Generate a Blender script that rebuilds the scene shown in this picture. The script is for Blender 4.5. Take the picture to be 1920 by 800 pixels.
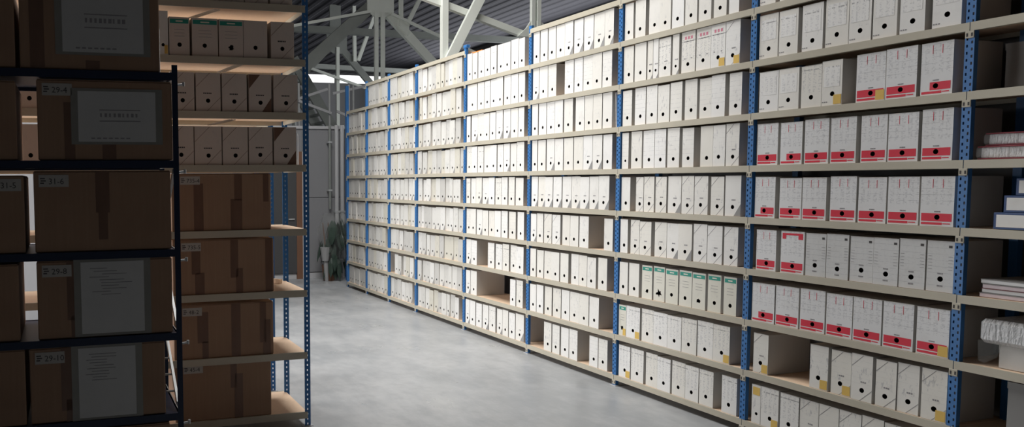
import bpy, bmesh, math, random
from mathutils import Matrix, Vector

# ------------------------------------------------------------------ camera, world, light
for o in list(bpy.data.objects):
    bpy.data.objects.remove(o, do_unlink=True)
SC = bpy.context.scene
COL = SC.collection
rnd = random.Random(7)

YAW, PITCH, ROLL = 0.284943, 0.069114, -0.007871
CAM = Vector((0.0, 0.0, 1.63))
fw = Vector((math.sin(YAW) * math.cos(PITCH), math.cos(YAW) * math.cos(PITCH), -math.sin(PITCH)))
rt = Vector((math.cos(YAW), -math.sin(YAW), 0))
up = rt.cross(fw)
rt2 = rt * math.cos(ROLL) + up * math.sin(ROLL)
up2 = up * math.cos(ROLL) - rt * math.sin(ROLL)
cd = bpy.data.cameras.new('camera')
cd.sensor_width = 36
cd.lens = 1500 / 1920 * 36
cd.shift_x = 396.64 / 1920
cd.shift_y = 43.39 / 1920
cd.clip_end = 200
cam = bpy.data.objects.new('camera', cd)
cam.matrix_world = Matrix(((rt2.x, up2.x, -fw.x, CAM.x), (rt2.y, up2.y, -fw.y, CAM.y), (rt2.z, up2.z, -fw.z, CAM.z), (0, 0, 0, 1)))
COL.objects.link(cam)
SC.camera = cam

W = bpy.data.worlds.new('sky')
SC.world = W
W.use_nodes = True
W.node_tree.nodes['Background'].inputs[0].default_value = (0.75, 0.85, 1.0, 1)
W.node_tree.nodes['Background'].inputs[1].default_value = 1.0

def area(name, loc, rot, sx, sy, power, color=(1, 1, 1)):
    l = bpy.data.lights.new(name, 'AREA')
    l.shape = 'RECTANGLE'
    l.size, l.size_y, l.energy, l.color = sx, sy, power, color
    o = bpy.data.objects.new(name, l)
    o.location = loc
    o.rotation_euler = rot
    COL.objects.link(o)
    return o
# daylight falling through the open loading door in the left wall
area('door_daylight', (-4.72, 8.1, 2.0), (0, -math.pi / 2, 0), 3.8, 3.0, 410, (1.0, 0.985, 0.96))
# daylight through the skylight panel in the roof above the aisle
area('skylight_daylight', (2.1, 7.2, 6.10), (0, 0, 0), 2.8, 3.4, 350, (1.0, 0.99, 0.97))
# added fill light, out of view at right, to brighten trusses and roof
area('truss_fill_light', (13.70, 20.0, 4.7), (0, math.pi / 2, 0), 1.8, 16.0, 820, (0.97, 0.99, 1.0))

SC.view_settings.view_transform = 'Standard'
SC.view_settings.look = 'None'
SC.view_settings.gamma = 1
SC.view_settings.use_curve_mapping = False
SC.view_settings.exposure = 0.2

# ------------------------------------------------------------------ materials
def s2l(c):
    return tuple(((v / 255) / 12.92 if v / 255 <= 0.04045 else ((v / 255 + 0.055) / 1.055) ** 2.4) for v in c)

class NT:
    def __init__(self, name, rough=0.6, metal=0.0, spec=0.4):
        self.m = bpy.data.materials.new(name)
        self.m.use_nodes = True
        self.t = self.m.node_tree
        self.n = self.t.nodes
        self.b = self.n['Principled BSDF']
        self.b.inputs['Roughness'].default_value = rough
        self.b.inputs['Metallic'].default_value = metal
        self.b.inputs['Specular IOR Level'].default_value = spec
        self._co = None
    def link(self, a, b):
        self.t.links.new(a, b)
    def co(self):
        if self._co is None:
            self._co = self.n.new('ShaderNodeTexCoord')
        return self._co.outputs['Object']
    def xyz(self):
        s = self.n.new('ShaderNodeSeparateXYZ')
        self.link(self.co(), s.inputs[0])
        return s.outputs
    def math(self, op, a, b=None, c=None):
        m = self.n.new('ShaderNodeMath')
        m.operation = op
        for i, v in enumerate((a, b, c)):
            if v is None:
                continue
            if isinstance(v, (int, float)):
                m.inputs[i].default_value = v
            else:
                self.link(v, m.inputs[i])
        return m.outputs[0]
    def noise(self, scale=5.0, detail=3.0, stretch=(1, 1, 1), rough=0.55, vec=None):
        mp = self.n.new('ShaderNodeMapping')
        mp.inputs['Scale'].default_value = stretch
        self.link(vec or self.co(), mp.inputs[0])
        t = self.n.new('ShaderNodeTexNoise')
        t.inputs['Scale'].default_value = scale
        t.inputs['Detail'].default_value = detail
        t.inputs['Roughness'].default_value = rough
        self.link(mp.outputs[0], t.inputs['Vector'])
        return t.outputs[0]
    def step(self, v, lo, hi):
        r = self.n.new('ShaderNodeMapRange')
        r.interpolation_type = 'SMOOTHSTEP'
        r.inputs[1].default_value = lo
        r.inputs[2].default_value = hi
        self.link(v, r.inputs[0])
        return r.outputs[0]
    def mix(self, fac, a, b):
        m = self.n.new('ShaderNodeMix')
        m.data_type = 'RGBA'
        for sock, v in ((m.inputs[0], fac), (m.inputs[6], a), (m.inputs[7], b)):
            if isinstance(v, (int, float)):
                sock.default_value = v
            elif isinstance(v, tuple):
                sock.default_value = v + (1,)
            else:
                self.link(v, sock)
        return m.outputs[2]
    def rand(self):
        return self.n.new('ShaderNodeObjectInfo').outputs['Random']
    def color(self, c):
        if isinstance(c, tuple):
            self.b.inputs['Base Color'].default_value = c + (1,)
        else:
            self.link(c, self.b.inputs['Base Color'])
    def bump(self, h, strength=0.2, dist=0.01):
        bp = self.n.new('ShaderNodeBump')
        bp.inputs['Strength'].default_value = strength
        bp.inputs['Distance'].default_value = dist
        self.link(h, bp.inputs['Height'])
        self.link(bp.outputs[0], self.b.inputs['Normal'])

def simple(name, c, rough=0.6, metal=0.0, var=0.12, scale=6.0, spec=0.4):
    t = NT(name, rough, metal, spec)
    d = tuple(v * (1 - var) for v in c)
    t.color(t.mix(t.noise(scale, 4), d, tuple(min(1, v * (1 + var * 0.5)) for v in c)))
    return t.m

M = {}
M['beige'] = simple('beige_enamel', (0.50, 0.46, 0.37), 0.45, 0, 0.08, 9)
M['blue'] = simple('blue_enamel', (0.042, 0.17, 0.43), 0.4, 0, 0.15, 14)
M['blue_shaded'] = simple('blue_enamel_shaded', (0.007, 0.018, 0.052), 0.4, 0, 0.15, 14)  # the blue rack enamel again, with foreground shade put into the colour
M['galv'] = simple('galvanised_steel', (0.55, 0.56, 0.56), 0.4, 0.3, 0.15, 20)
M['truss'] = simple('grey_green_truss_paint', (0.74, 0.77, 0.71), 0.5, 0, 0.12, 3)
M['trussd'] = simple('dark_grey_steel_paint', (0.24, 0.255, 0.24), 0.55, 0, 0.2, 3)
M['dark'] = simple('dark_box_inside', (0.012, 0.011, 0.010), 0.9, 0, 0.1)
M['red'] = simple('red_print', (0.68, 0.035, 0.065), 0.55, 0, 0.1, 12)
M['teal'] = simple('teal_print', (0.035, 0.30, 0.235), 0.55, 0, 0.1, 12)
M['yellow'] = simple('yellow_sticker', (0.72, 0.48, 0.12), 0.6, 0, 0.15, 25)
M['ink'] = simple('grey_ink', (0.30, 0.29, 0.30), 0.8, 0, 0.1)
M['inkd'] = simple('dark_ink', (0.07, 0.065, 0.065), 0.8, 0, 0.1)
M['flap'] = simple('grey_inner_flap', (0.30, 0.295, 0.29), 0.8, 0, 0.15)
M['card'] = simple('white_card_side', (0.60, 0.585, 0.56), 0.75, 0, 0.06, 8)
M['greycard'] = simple('grey_card', (0.25, 0.245, 0.24), 0.75, 0, 0.08, 8)
M['orange'] = simple('orange_plastic', (0.8, 0.25, 0.06), 0.5)
M['wall'] = simple('grey_partition_paint', (0.25, 0.25, 0.26), 0.6, 0, 0.08, 2)
M['wallg'] = simple('grey_wall_paint', (0.2, 0.2, 0.205), 0.7, 0, 0.1, 2)
M['walld'] = simple('dark_wall_paint', (0.07, 0.07, 0.072), 0.7, 0, 0.1, 2)
M['pipe'] = simple('pale_pipe', (0.5, 0.5, 0.51), 0.35, 0, 0.05)
M['brown'] = simple('brown_board', (0.20, 0.10, 0.06), 0.6, 0, 0.15, 5)
M['pot'] = simple('white_pot', (0.33, 0.33, 0.33), 0.5)
M['leaf'] = simple('dark_green_leaf', (0.045, 0.07, 0.055), 0.3, 0, 0.5, 10)
M['paper'] = simple('white_paper', (0.74, 0.74, 0.74), 0.7, 0, 0.05, 12)
M['albumred'] = simple('dark_red_cover', (0.22, 0.02, 0.035), 0.5, 0, 0.1)
M['binder'] = simple('blue_binder_cover', (0.015, 0.055, 0.18), 0.45, 0, 0.1)
M['pinkpaper'] = simple('pinkish_paper', (0.66, 0.57, 0.60), 0.8, 0, 0.1, 40)

t = NT('chipboard', 0.7)
t.color(t.mix(t.noise(70, 4), (0.70, 0.50, 0.345), (0.88, 0.67, 0.49)))
M['board'] = t.m

t = NT('brown_cardboard', 0.75)
streak = t.noise(14, 4, (6, 6, 0.25))
bl = t.noise(2.2, 4)
c1 = t.mix(streak, (0.30, 0.185, 0.118), (0.37, 0.235, 0.155))
t.color(t.mix(t.math('MULTIPLY', t.step(bl, 0.45, 0.75), 0.5), c1, (0.25, 0.14, 0.09)))
M['cardboard'] = t.m
t = NT('brown_tape', 0.28)
t.color(t.mix(t.noise(20, 3, (1, 1, .3)), (0.15, 0.085, 0.058), (0.20, 0.115, 0.078)))
M['tape'] = t.m

t = NT('clear_plastic_film', 0.12)
t.b.inputs['Transmission Weight'].default_value = 0.9
t.b.inputs['IOR'].default_value = 1.05
t.b.inputs['Alpha'].default_value = 0.45
t.color((0.8, 0.82, 0.8))
M['film'] = t.m
t = NT('clear_wrap', 0.1)
t.b.inputs['Alpha'].default_value = 0.12
t.color((0.9, 0.9, 0.9))
M['wrap'] = t.m
t = NT('crinkled_silver_film', 0.16, 0.1, 0.6)
n_ = t.noise(18, 5, (1, 3, 1))
t.color(t.mix(n_, (0.60, 0.61, 0.62), (0.9, 0.9, 0.91)))
t.bump(n_, 0.9, 0.03)
M['crinkle'] = t.m

t = NT('translucent_white_plastic', 0.4)
tr = t.n.new('ShaderNodeBsdfTranslucent')
tr.inputs[0].default_value = (0.95, 0.95, 0.93, 1)
mx = t.n.new('ShaderNodeMixShader')
mx.inputs[0].default_value = 0.75
t.color((0.9, 0.9, 0.88))
t.link(t.b.outputs[0], mx.inputs[1])
t.link(tr.outputs[0], mx.inputs[2])
t.link(mx.outputs[0], t.n['Material Output'].inputs[0])
M['tie'] = t.m

# polished concrete floor
t = NT('polished_concrete', 0.32, 0, 0.45)
a = t.noise(0.7, 6, (1, 1, 1), 0.65)
b = t.noise(9, 5)
a2 = t.noise(2.6, 6, (2.2, 0.7, 1), 0.7)
a = t.step(t.math('ADD', t.math('MULTIPLY', a, 0.6), t.math('MULTIPLY', a2, 0.4)), 0.36, 0.64)
c = t.mix(a, (0.31, 0.322, 0.335), (0.46, 0.465, 0.47))
t.color(t.mix(t.math('MULTIPLY', t.step(b, 0.45, 0.7), 0.35), c, (0.30, 0.31, 0.32)))
r_ = t.n.new('ShaderNodeMapRange')
r_.inputs[1].default_value, r_.inputs[2].default_value, r_.inputs[3].default_value, r_.inputs[4].default_value = 0.3, 0.7, 0.24, 0.46
t.link(t.noise(1.6, 6), r_.inputs[0])
t.link(r_.outputs[0], t.b.inputs['Roughness'])
t.bump(t.noise(45, 4), 0.06, 0.01)
M['floor'] = t.m

t = NT('dark_roof_sheet', 0.95, 0, 0.05)
t.color(t.mix(t.noise(1.2, 4), (0.045, 0.045, 0.052), (0.06, 0.059, 0.068)))
M['roof'] = t.m

t = NT('daylit_window_panel', 0.4)
t.color((0.9, 0.9, 0.9))
t.b.inputs['Emission Color'].default_value = (1.0, 1.0, 0.97, 1)
t.b.inputs['Emission Strength'].default_value = 1.3
M['skylight'] = t.m

M['panel2'] = simple('translucent_roof_panel', (0.85, 0.86, 0.85), 0.4)

def printed(name, col=0.0, rules=0.0, head=0.0, scrib=0.0, base=(0.80, 0.79, 0.77), cream=(0.74, 0.71, 0.64), zlo=0.085, zhi=0.25, ink=(0.30, 0.30, 0.33)):
    """front of an archive box: card colour with faint columns of writing, ruled lines, a dark heading"""
    t = NT(name, 0.6)
    ox = t.xyz()
    y, z = ox[1], ox[2]
    r = t.rand()
    bc = t.mix(t.math('MULTIPLY', r, 0.8), base, cream)
    vec = t.n.new('ShaderNodeVectorMath')
    vec.operation = 'ADD'
    t.link(t.co(), vec.inputs[0])
    cmb = t.n.new('ShaderNodeCombineXYZ')
    for i, k in enumerate((17.3, 31.7, 47.9)):
        t.link(t.math('MULTIPLY', r, k), cmb.inputs[i])
    t.link(cmb.outputs[0], vec.inputs[1])
    v = vec.outputs[0]
    dirt = t.step(t.noise(9, 4, (1, 1, 1), 0.6, v), 0.5, 0.8)
    bc = t.mix(t.math('MULTIPLY', dirt, 0.18), bc, (0.5, 0.47, 0.42))
    inz = t.math('MULTIPLY', t.math('GREATER_THAN', z, zlo), t.math('LESS_THAN', z, zhi))
    if col:
        n1 = t.step(t.noise(75, 3, (1, 1, 1.7), 0.6, v), 0.47, 0.62)
        m = t.math('GREATER_THAN', t.math('SINE', t.math('MULTIPLY_ADD', y, 6.2832 / 0.034, t.math('MULTIPLY', r, 6.28))), -0.35)
        bc = t.mix(t.math('MULTIPLY', t.math('MULTIPLY', t.math('MULTIPLY', n1, m), inz), col), bc, ink)
    if rules:
        f = t.math('FRACT', t.math('MULTIPLY', z, 1 / 0.031))
        m = t.math('LESS_THAN', f, 0.07)
        n1 = t.step(t.noise(30, 2, (1, 1, 1), 0.5, v), 0.35, 0.55)
        bc = t.mix(t.math('MULTIPLY', t.math('MULTIPLY', t.math('MULTIPLY', m, n1), inz), rules), bc, ink)
    if scrib:
        n1 = t.step(t.noise(42, 5, (1, 1.3, 0.5), 0.7, v), 0.55, 0.63)
        n2 = t.step(t.noise(8, 2, (1, 1, 1), 0.5, v), 0.42, 0.62)
        bc = t.mix(t.math('MULTIPLY', t.math('MULTIPLY', t.math('MULTIPLY', n1, n2), inz), scrib), bc, ink)
    if head:
        d = t.math('ABSOLUTE', t.math('SUBTRACT', z, zhi - 0.035))
        m = t.math('LESS_THAN', d, 0.0035)
        n1 = t.step(t.noise(55, 3, (1, 1, 0.1), 0.6, v), 0.42, 0.55)
        bc = t.mix(t.math('MULTIPLY', t.math('MULTIPLY', m, n1), head), bc, (0.12, 0.12, 0.13))
    t.color(bc)
    return t.m
M['p_plain'] = printed('card_front_plain', scrib=0.25)
M['p_col'] = printed('card_front_columns', col=0.42, head=0.55)
M['p_lines'] = printed('card_front_lines', rules=0.4, scrib=0.45)
M['p_scrib'] = printed('card_front_scribbles', scrib=0.55, rules=0.15)
M['p_red'] = printed('card_front_form', col=0.34, rules=0.45, zlo=0.105, base=(0.76, 0.76, 0.765), cream=(0.72, 0.72, 0.72))
M['p_grid'] = printed('card_front_grey_form', col=0.10, rules=0.4, zlo=0.02, base=(0.66, 0.66, 0.655), cream=(0.62, 0.62, 0.61))
M['p_teal'] = printed('card_front_ivory', scrib=0.3, base=(0.72, 0.70, 0.62), cream=(0.68, 0.66, 0.57))
M['p_kraft'] = printed('card_front_buff', scrib=0.12, base=(0.68, 0.595, 0.525), cream=(0.63, 0.555, 0.50))
M['p_sheet'] = printed('pasted_sheet', col=0.35, head=0.6, zlo=0.11, base=(0.82, 0.81, 0.79), cream=(0.80, 0.79, 0.77))

# ------------------------------------------------------------------ geometry helpers
class MB:
    def __init__(self):
        self.v, self.f, self.mi = [], [], []
    def add(self, vs, fs, mi=0):
        n = len(self.v)
        self.v += [tuple(p) for p in vs]
        for f in fs:
            self.f.append(tuple(i + n for i in f))
            self.mi.append(mi)
        return self
    def box(self, x0, x1, y0, y1, z0, z1, mi=0):
        vs = [(x, y, z) for x in (x0, x1) for y in (y0, y1) for z in (z0, z1)]
        return self.add(vs, [(0, 1, 3, 2), (4, 6, 7, 5), (0, 4, 5, 1), (2, 3, 7, 6), (0, 2, 6, 4), (1, 5, 7, 3)], mi)
    def cbox(self, x0, x1, y0, y1, z0, z1, c=0.003, mi=0):
        """box with chamfered edges"""
        bm = bmesh.new()
        bmesh.ops.create_cube(bm, size=1)
        for v in bm.verts:
            v.co = ((x0 + x1) / 2 + v.co.x * (x1 - x0), (y0 + y1) / 2 + v.co.y * (y1 - y0), (z0 + z1) / 2 + v.co.z * (z1 - z0))
        bmesh.ops.bevel(bm, geom=bm.edges[:], offset=c, segments=1, affect='EDGES')
        bm.verts.index_update()
        self.add([v.co[:] for v in bm.verts], [tuple(v.index for v in f.verts) for f in bm.faces], mi)
        bm.free()
        return self
    def bar(self, a, b, w, h=None, mi=0, ref=(0, 0, 1)):
        """rectangular bar from a to b"""
        a, b = Vector(a), Vector(b)
        h = w if h is None else h
        d = (b - a).normalized()
        r = Vector(ref)
        if abs(d.dot(r)) > 0.98:
            r = Vector((0, 1, 0))
        s = d.cross(r).normalized()
        u = s.cross(d)
        vs = []
        for p in (a, b):
            for i, j in ((-1, -1), (1, -1), (1, 1), (-1, 1)):
                vs.append(p + s * (w / 2 * i) + u * (h / 2 * j))
        return self.add(vs, [(0, 3, 2, 1), (4, 5, 6, 7), (0, 1, 5, 4), (1, 2, 6, 5), (2, 3, 7, 6), (3, 0, 4, 7)], mi)
    def tube(self, a, b, r0, r1=None, n=10, mi=0):
        a, b = Vector(a), Vector(b)
        r1 = r0 if r1 is None else r1
        d = (b - a).normalized()
        r = Vector((0, 0, 1)) if abs(d.z) < 0.95 else Vector((1, 0, 0))
        s = d.cross(r).normalized()
        u = s.cross(d)
        vs = []
        for p, q in ((a, r0), (b, r1)):
            for i in range(n):
                an = 2 * math.pi * i / n
                vs.append(p + s * (q * math.cos(an)) + u * (q * math.sin(an)))
        fs = [(i, (i + 1) % n, n + (i + 1) % n, n + i) for i in range(n)]
        fs += [tuple(range(n - 1, -1, -1)), tuple(range(n, 2 * n))]
        return self.add(vs, fs, mi)
    def plate(self, x, y0, y1, z0, z1, th=0.0006, mi=0):
        return self.box(x - th, x, y0, y1, z0, z1, mi)
    def poly(self, pts, x, th=0.0006, mi=0):
        """thin prism: outline (y, z) in the plane x, facing -x"""
        n = len(pts)
        vs = [(x - th, p[0], p[1]) for p in pts] + [(x, p[0], p[1]) for p in pts]
        fs = [tuple(range(n)), tuple(range(2 * n - 1, n - 1, -1))] + [(i, n + i, n + (i + 1) % n, (i + 1) % n) for i in range(n)]
        return self.add(vs, fs, mi)
    def holed(self, x, y0, y1, z0, z1, cy, cz, rad, mi=0):
        """rectangle in the plane x with a round (or ragged) hole; rad = list of radii, length divisible by 4"""
        n = len(rad)
        vs = [(x, y1, z1), (x, y0, z1), (x, y0, z0), (x, y1, z0)]
        for i in range(n):
            an = 2 * math.pi * i / n
            vs.append((x, cy + rad[i] * math.cos(an), cz + rad[i] * math.sin(an)))
        fs, q = [], n // 4
        for c in range(4):
            for i in range(q):
                fs.append((c, 4 + (c * q + i + 1) % n, 4 + c * q + i))
            fs.append((c, (c + 1) % 4, 4 + ((c + 1) * q) % n))
        return self.add(vs, fs, mi)
    def cup(self, x, cy, cz, rad, depth=0.03, mi=0):
        n = len(rad)
        vs = [(x + d, cy + rad[i] * math.cos(2 * math.pi * i / n), cz + rad[i] * math.sin(2 * math.pi * i / n)) for d in (0.0003, depth) for i in range(n)]
        fs = [(i, (i + 1) % n, n + (i + 1) % n, n + i) for i in range(n)] + [tuple(range(n, 2 * n))]
        return self.add(vs, fs, mi)
    def build(self, name, mats, parent=None, loc=None, smooth=False):
        me = bpy.data.meshes.new(name)
        me.from_pydata(self.v, [], self.f)
        for m in (mats if isinstance(mats, (list, tuple)) else [mats]):
            me.materials.append(M[m])
        if any(self.mi):
            me.polygons.foreach_set('material_index', self.mi)
        if smooth:
            me.polygons.foreach_set('use_smooth', [True] * len(me.polygons))
        me.update()
        o = bpy.data.objects.new(name, me)
        COL.objects.link(o)
        if parent is not None:
            o.parent = parent
        if loc is not None:
            o.location = loc
        return o

def share(src, name, parent=None, loc=None):
    o = bpy.data.objects.new(name, src.data)
    COL.objects.link(o)
    if parent is not None:
        o.parent = parent
    if loc is not None:
        o.location = loc
    return o

def tag(o, label=None, cat=None, group=None, kind=None):
    for k, v in (('label', label), ('category', cat), ('group', group), ('kind', kind)):
        if v:
            o[k] = v
    return o

def empty(name, loc=(0, 0, 0), rz=0.0):
    o = bpy.data.objects.new(name, None)
    o.empty_display_size = 0.1
    o.location = loc
    o.rotation_euler = (0, 0, rz)
    COL.objects.link(o)
    return o

def text(body, size, name, mat, parent, loc, rot):
    cu = bpy.data.curves.new('lettering_curve', 'FONT')
    cu.body = body
    cu.size = size
    cu.extrude = 0.0003
    cu.resolution_u = 2
    tmp = bpy.data.objects.new('lettering_tmp', cu)
    COL.objects.link(tmp)
    dg = bpy.context.evaluated_depsgraph_get()
    me = bpy.data.meshes.new_from_object(tmp.evaluated_get(dg))
    bpy.data.objects.remove(tmp, do_unlink=True)
    me.materials.clear()
    me.materials.append(M[mat])
    o = bpy.data.objects.new(name, me)
    COL.objects.link(o)
    o.parent = parent
    o.location = loc
    o.rotation_euler = rot
    return o

ORD = ['first', 'second', 'third', 'fourth', 'fifth', 'sixth', 'seventh', 'eighth', 'ninth', 'tenth', 'eleventh']

# ------------------------------------------------------------------ the setting
RF = 4.126                       # front plane of the long rack
P = [2.792 + 1.25 * n for n in range(6)] + [9.909, 10.736, 11.550]
PNEAR = 1.542
Z0, HH = 0.0858, 0.32406
zk = lambda k: Z0 + HH * k

tag(MB().box(-4.8, 14, -3.2, 33.2, -0.2, 0.0).build('floor', 'floor'), 'grey polished concrete warehouse floor', None, None, 'structure')
# corrugated roof: trapezoid ribs running along the hall
mb = MB()
px, prof = -4.8, []
while px < 14:
    prof += [(px, 6.198), (px + 0.11, 6.198), (px + 0.17, 6.18), (px + 0.28, 6.18)]
    px += 0.34
vs, fs = [], []
for (x, z) in prof:
    vs += [(x, -3.2, z), (x, 33.2, z)]
for i in range(len(prof) - 1):
    fs.append((2 * i, 2 * i + 1, 2 * i + 3, 2 * i + 2))
mb.add(vs, fs)
mb.box(-4.8, 14, -3.2, 33.2, 6.26, 6.3)
tag(mb.build('ceiling', 'roof'), 'dark corrugated metal roof sheeting', None, None, 'structure')
# left wall with the loading door opening (y 6.6 to 9.6, z 0 to 3.9)
mb = MB()
mb.box(-4.8, -4.6, -3.2, 6.6, 0, 6.2).box(-4.8, -4.6, 9.6, 33.2, 0, 6.2).box(-4.8, -4.6, 6.6, 9.6, 3.9, 6.2)
tag(mb.build('wall_left', 'walld'), 'grey left hall wall with open loading door', None, None, 'structure')
tag(MB().box(-4.8, 14, -3.2, -3.0, 0, 6.2).build('wall_back', 'walld'), 'grey wall behind the viewer', None, None, 'structure')
tag(MB().box(13.8, 14, -3.0, 33.2, 0, 6.2).build('wall_right', 'walld'), 'grey outer wall far to the right', None, None, 'structure')
tag(MB().box(4.60, 4.68, -2.9, 10.7, 0, 2.9).build('wall_rack', 'wallg'), 'dark grey partition behind the long rack', None, None, 'structure')
w = tag(MB().box(13.74, 13.79, 12.0, 28.0, 3.8, 5.6).build('fill_backing', 'panel2'), 'added unseen pale panel behind the fill light, far right', None, None, 'structure')  # added panel backing the truss fill light, out of view
mb = MB().box(-4.6, 13.8, 33.0, 33.2, 0, 5.84)
tag(mb.build('wall_far', 'wall'), 'grey far end wall below the window strip', None, None, 'structure')
w = tag(MB().box(-4.6, 13.8, 33.04, 33.08, 5.84, 6.18).build('window_1', 'skylight'), 'bright daylit window strip under the roof', None, None, 'structure')
mb = MB()
for i in range(9):
    mb.box(-4.5 + i * 2.25, -4.44 + i * 2.25, 33.0, 33.04, 5.84, 6.18)
mb.build('window_bar', 'trussd', w)
tag(MB().box(-4.6, 1.35, 9.7, 9.8, 0, 3.2).build('light_screen', 'wall'), 'added unseen grey screen keeping door light off the far bays', None, None, 'structure')  # added out of view to shade the far bays from the door
w = tag(MB().box(0.7, 3.5, 5.5, 8.9, 6.12, 6.16).build('window_2', 'panel2'), 'translucent skylight panel in the roof', None, None, 'structure')
# low partition at the end of the aisle
part = MB().box(-4.6, 6.0, 12.85, 12.95, 0, 2.50).build('wall_end', 'wall')
tag(part, 'low grey partition at the end of the aisle', None, None, 'structure')
for i, (x0, x1, z0, z1) in enumerate([(a, a + 1.18, z, z + h) for a in (-4.58, -3.38, -2.18, -0.98, 0.22, 1.42, 2.62, 3.82) for z, h in ((0.10, 1.24), (1.36, 1.10))]):
    MB().cbox(x0, x1, 12.835, 12.85, z0, z1, 0.004).build('panel', 'wall', part)
MB().box(-4.6, 6.0, 12.82, 12.96, 2.50, 2.545).build('top_rail', 'pipe', part)
tag(MB().box(-4.6, 4.4, 12.81, 12.835, 0, 0.09).build('baseboard_end', 'pipe'), 'pale skirting along the end partition', None, None, 'structure')
d = tag(MB().box(3.03, 3.68, 12.78, 12.815, 0.10, 2.05).build('door_1', 'walld'), 'dark grey door in the end partition', None, None, 'structure')
MB().box(3.68, 3.78, 12.77, 12.83, 0.0, 2.05).build('door_jamb', 'brown', d)
MB().box(2.95, 3.03, 12.77, 12.83, 0.0, 2.05).build('door_jamb', 'brown', d)
MB().box(2.95, 3.78, 12.77, 12.83, 2.05, 2.12).build('door_lintel', 'brown', d)
MB().box(3.78, 3.86, 12.765, 12.83, 0.0, 2.12).build('door_trim', 'pipe', d)
MB().tube((3.64, 12.765, 1.0), (3.54, 12.765, 1.0), 0.012).build('door_handle', 'galv', d)
for x, r, zb, mt, lb in ((4.255, 0.022, 1.16, 'trussd', 'thin dark pipe on the end partition, left of the pale pipes'), (4.375, 0.034, 0.0, 'pipe', 'pale vertical pipe on the end partition, left of the pair'), (4.472, 0.034, 0.0, 'pipe', 'pale vertical pipe on the end partition, right of the pair')):
    e = empty('wall_pipe', (x, 12.74, zb))
    tag(e, lb, 'pipe', 'vertical pipes on the end partition')
    MB().tube((0, 0, 0), (0, 0, 2.56 - zb), r, n=12).build('pipe_run', mt, e)
    for z in (0.3, 1.1):
        MB().box(-r - 0.012, r + 0.012, -r - 0.004, 0.085, z, z + 0.03).build('pipe_clip', 'galv', e)

# ------------------------------------------------------------------ roof trusses
def truss(label, mems, guss=(), loc=(0, 0, 0)):
    e = empty('roof_truss', loc)
    tag(e, label, 'truss', 'steel roof trusses')
    for nm, a, b, w, h, mt in mems:
        MB().bar(a, b, w, h, ref=(0, 1, 0)).build(nm, mt, e)
    for pts, y, mt in guss:
        n = len(pts)
        m_ = MB()
        m_.add([(p[0], y - 0.02, p[1]) for p in pts] + [(p[0], y + 0.02, p[1]) for p in pts],
               [tuple(range(n)), tuple(range(2 * n - 1, n - 1, -1))] + [(i, n + i, n + (i + 1) % n, (i + 1) % n) for i in range(n)])
        m_.build('gusset_plate', mt, e)
    return e
T = 'truss'
truss('nearest pale steel truss rising above the long rack', [
    ('king_post', (6.34, 10, 3.40), (6.34, 10, 6.2), 0.055, 0.06, T), ('king_post', (6.43, 10, 3.40), (6.43, 10, 6.2), 0.055, 0.06, T),
    ('tie_rod', (2.1, 10.05, 4.83), (6.30, 10.05, 3.635), 0.085, 0.085, T),
    ('web_post', (4.98, 10, 3.0), (4.98, 10, 6.2), 0.085, 0.08, T),
    ('diagonal', (4.92, 9.95, 3.05), (6.60, 9.95, 6.12), 0.13, 0.06, T),
    ('tie_rod', (6.46, 10.05, 3.66), (10.6, 10.05, 4.83), 0.085, 0.085, T),
    ('bottom_chord', (4.9, 10, 3.05), (10.8, 10, 3.05), 0.10, 0.10, T)],
    [([(6.10, 3.62), (6.24, 3.74), (6.31, 3.84), (6.46, 3.84), (6.56, 3.76), (6.68, 3.62)], 10.0, T)])
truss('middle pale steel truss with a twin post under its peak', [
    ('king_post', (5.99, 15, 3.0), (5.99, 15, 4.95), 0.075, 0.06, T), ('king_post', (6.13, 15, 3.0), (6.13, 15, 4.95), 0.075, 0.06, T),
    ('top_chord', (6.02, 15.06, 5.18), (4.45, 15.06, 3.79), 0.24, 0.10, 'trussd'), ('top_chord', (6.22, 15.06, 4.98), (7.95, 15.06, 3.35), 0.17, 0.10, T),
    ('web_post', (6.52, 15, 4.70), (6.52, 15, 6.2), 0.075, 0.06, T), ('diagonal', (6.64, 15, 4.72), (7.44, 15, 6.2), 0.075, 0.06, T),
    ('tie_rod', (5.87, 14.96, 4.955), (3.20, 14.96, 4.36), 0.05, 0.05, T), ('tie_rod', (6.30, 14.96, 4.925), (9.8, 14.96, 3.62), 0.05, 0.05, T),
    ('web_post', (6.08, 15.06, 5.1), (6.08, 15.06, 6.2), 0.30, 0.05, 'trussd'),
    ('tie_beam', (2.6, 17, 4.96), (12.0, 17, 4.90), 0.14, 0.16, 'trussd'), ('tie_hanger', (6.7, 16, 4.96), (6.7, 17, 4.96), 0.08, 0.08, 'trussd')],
    [([(5.80, 5.25), (5.80, 4.97), (5.94, 4.86), (6.18, 4.86), (6.36, 4.96), (6.36, 5.25)], 15.0, 'truss'), ([(6.46, 4.86), (6.46, 4.70), (6.66, 4.52), (6.72, 4.84)], 15.0, 'truss')])
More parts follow.
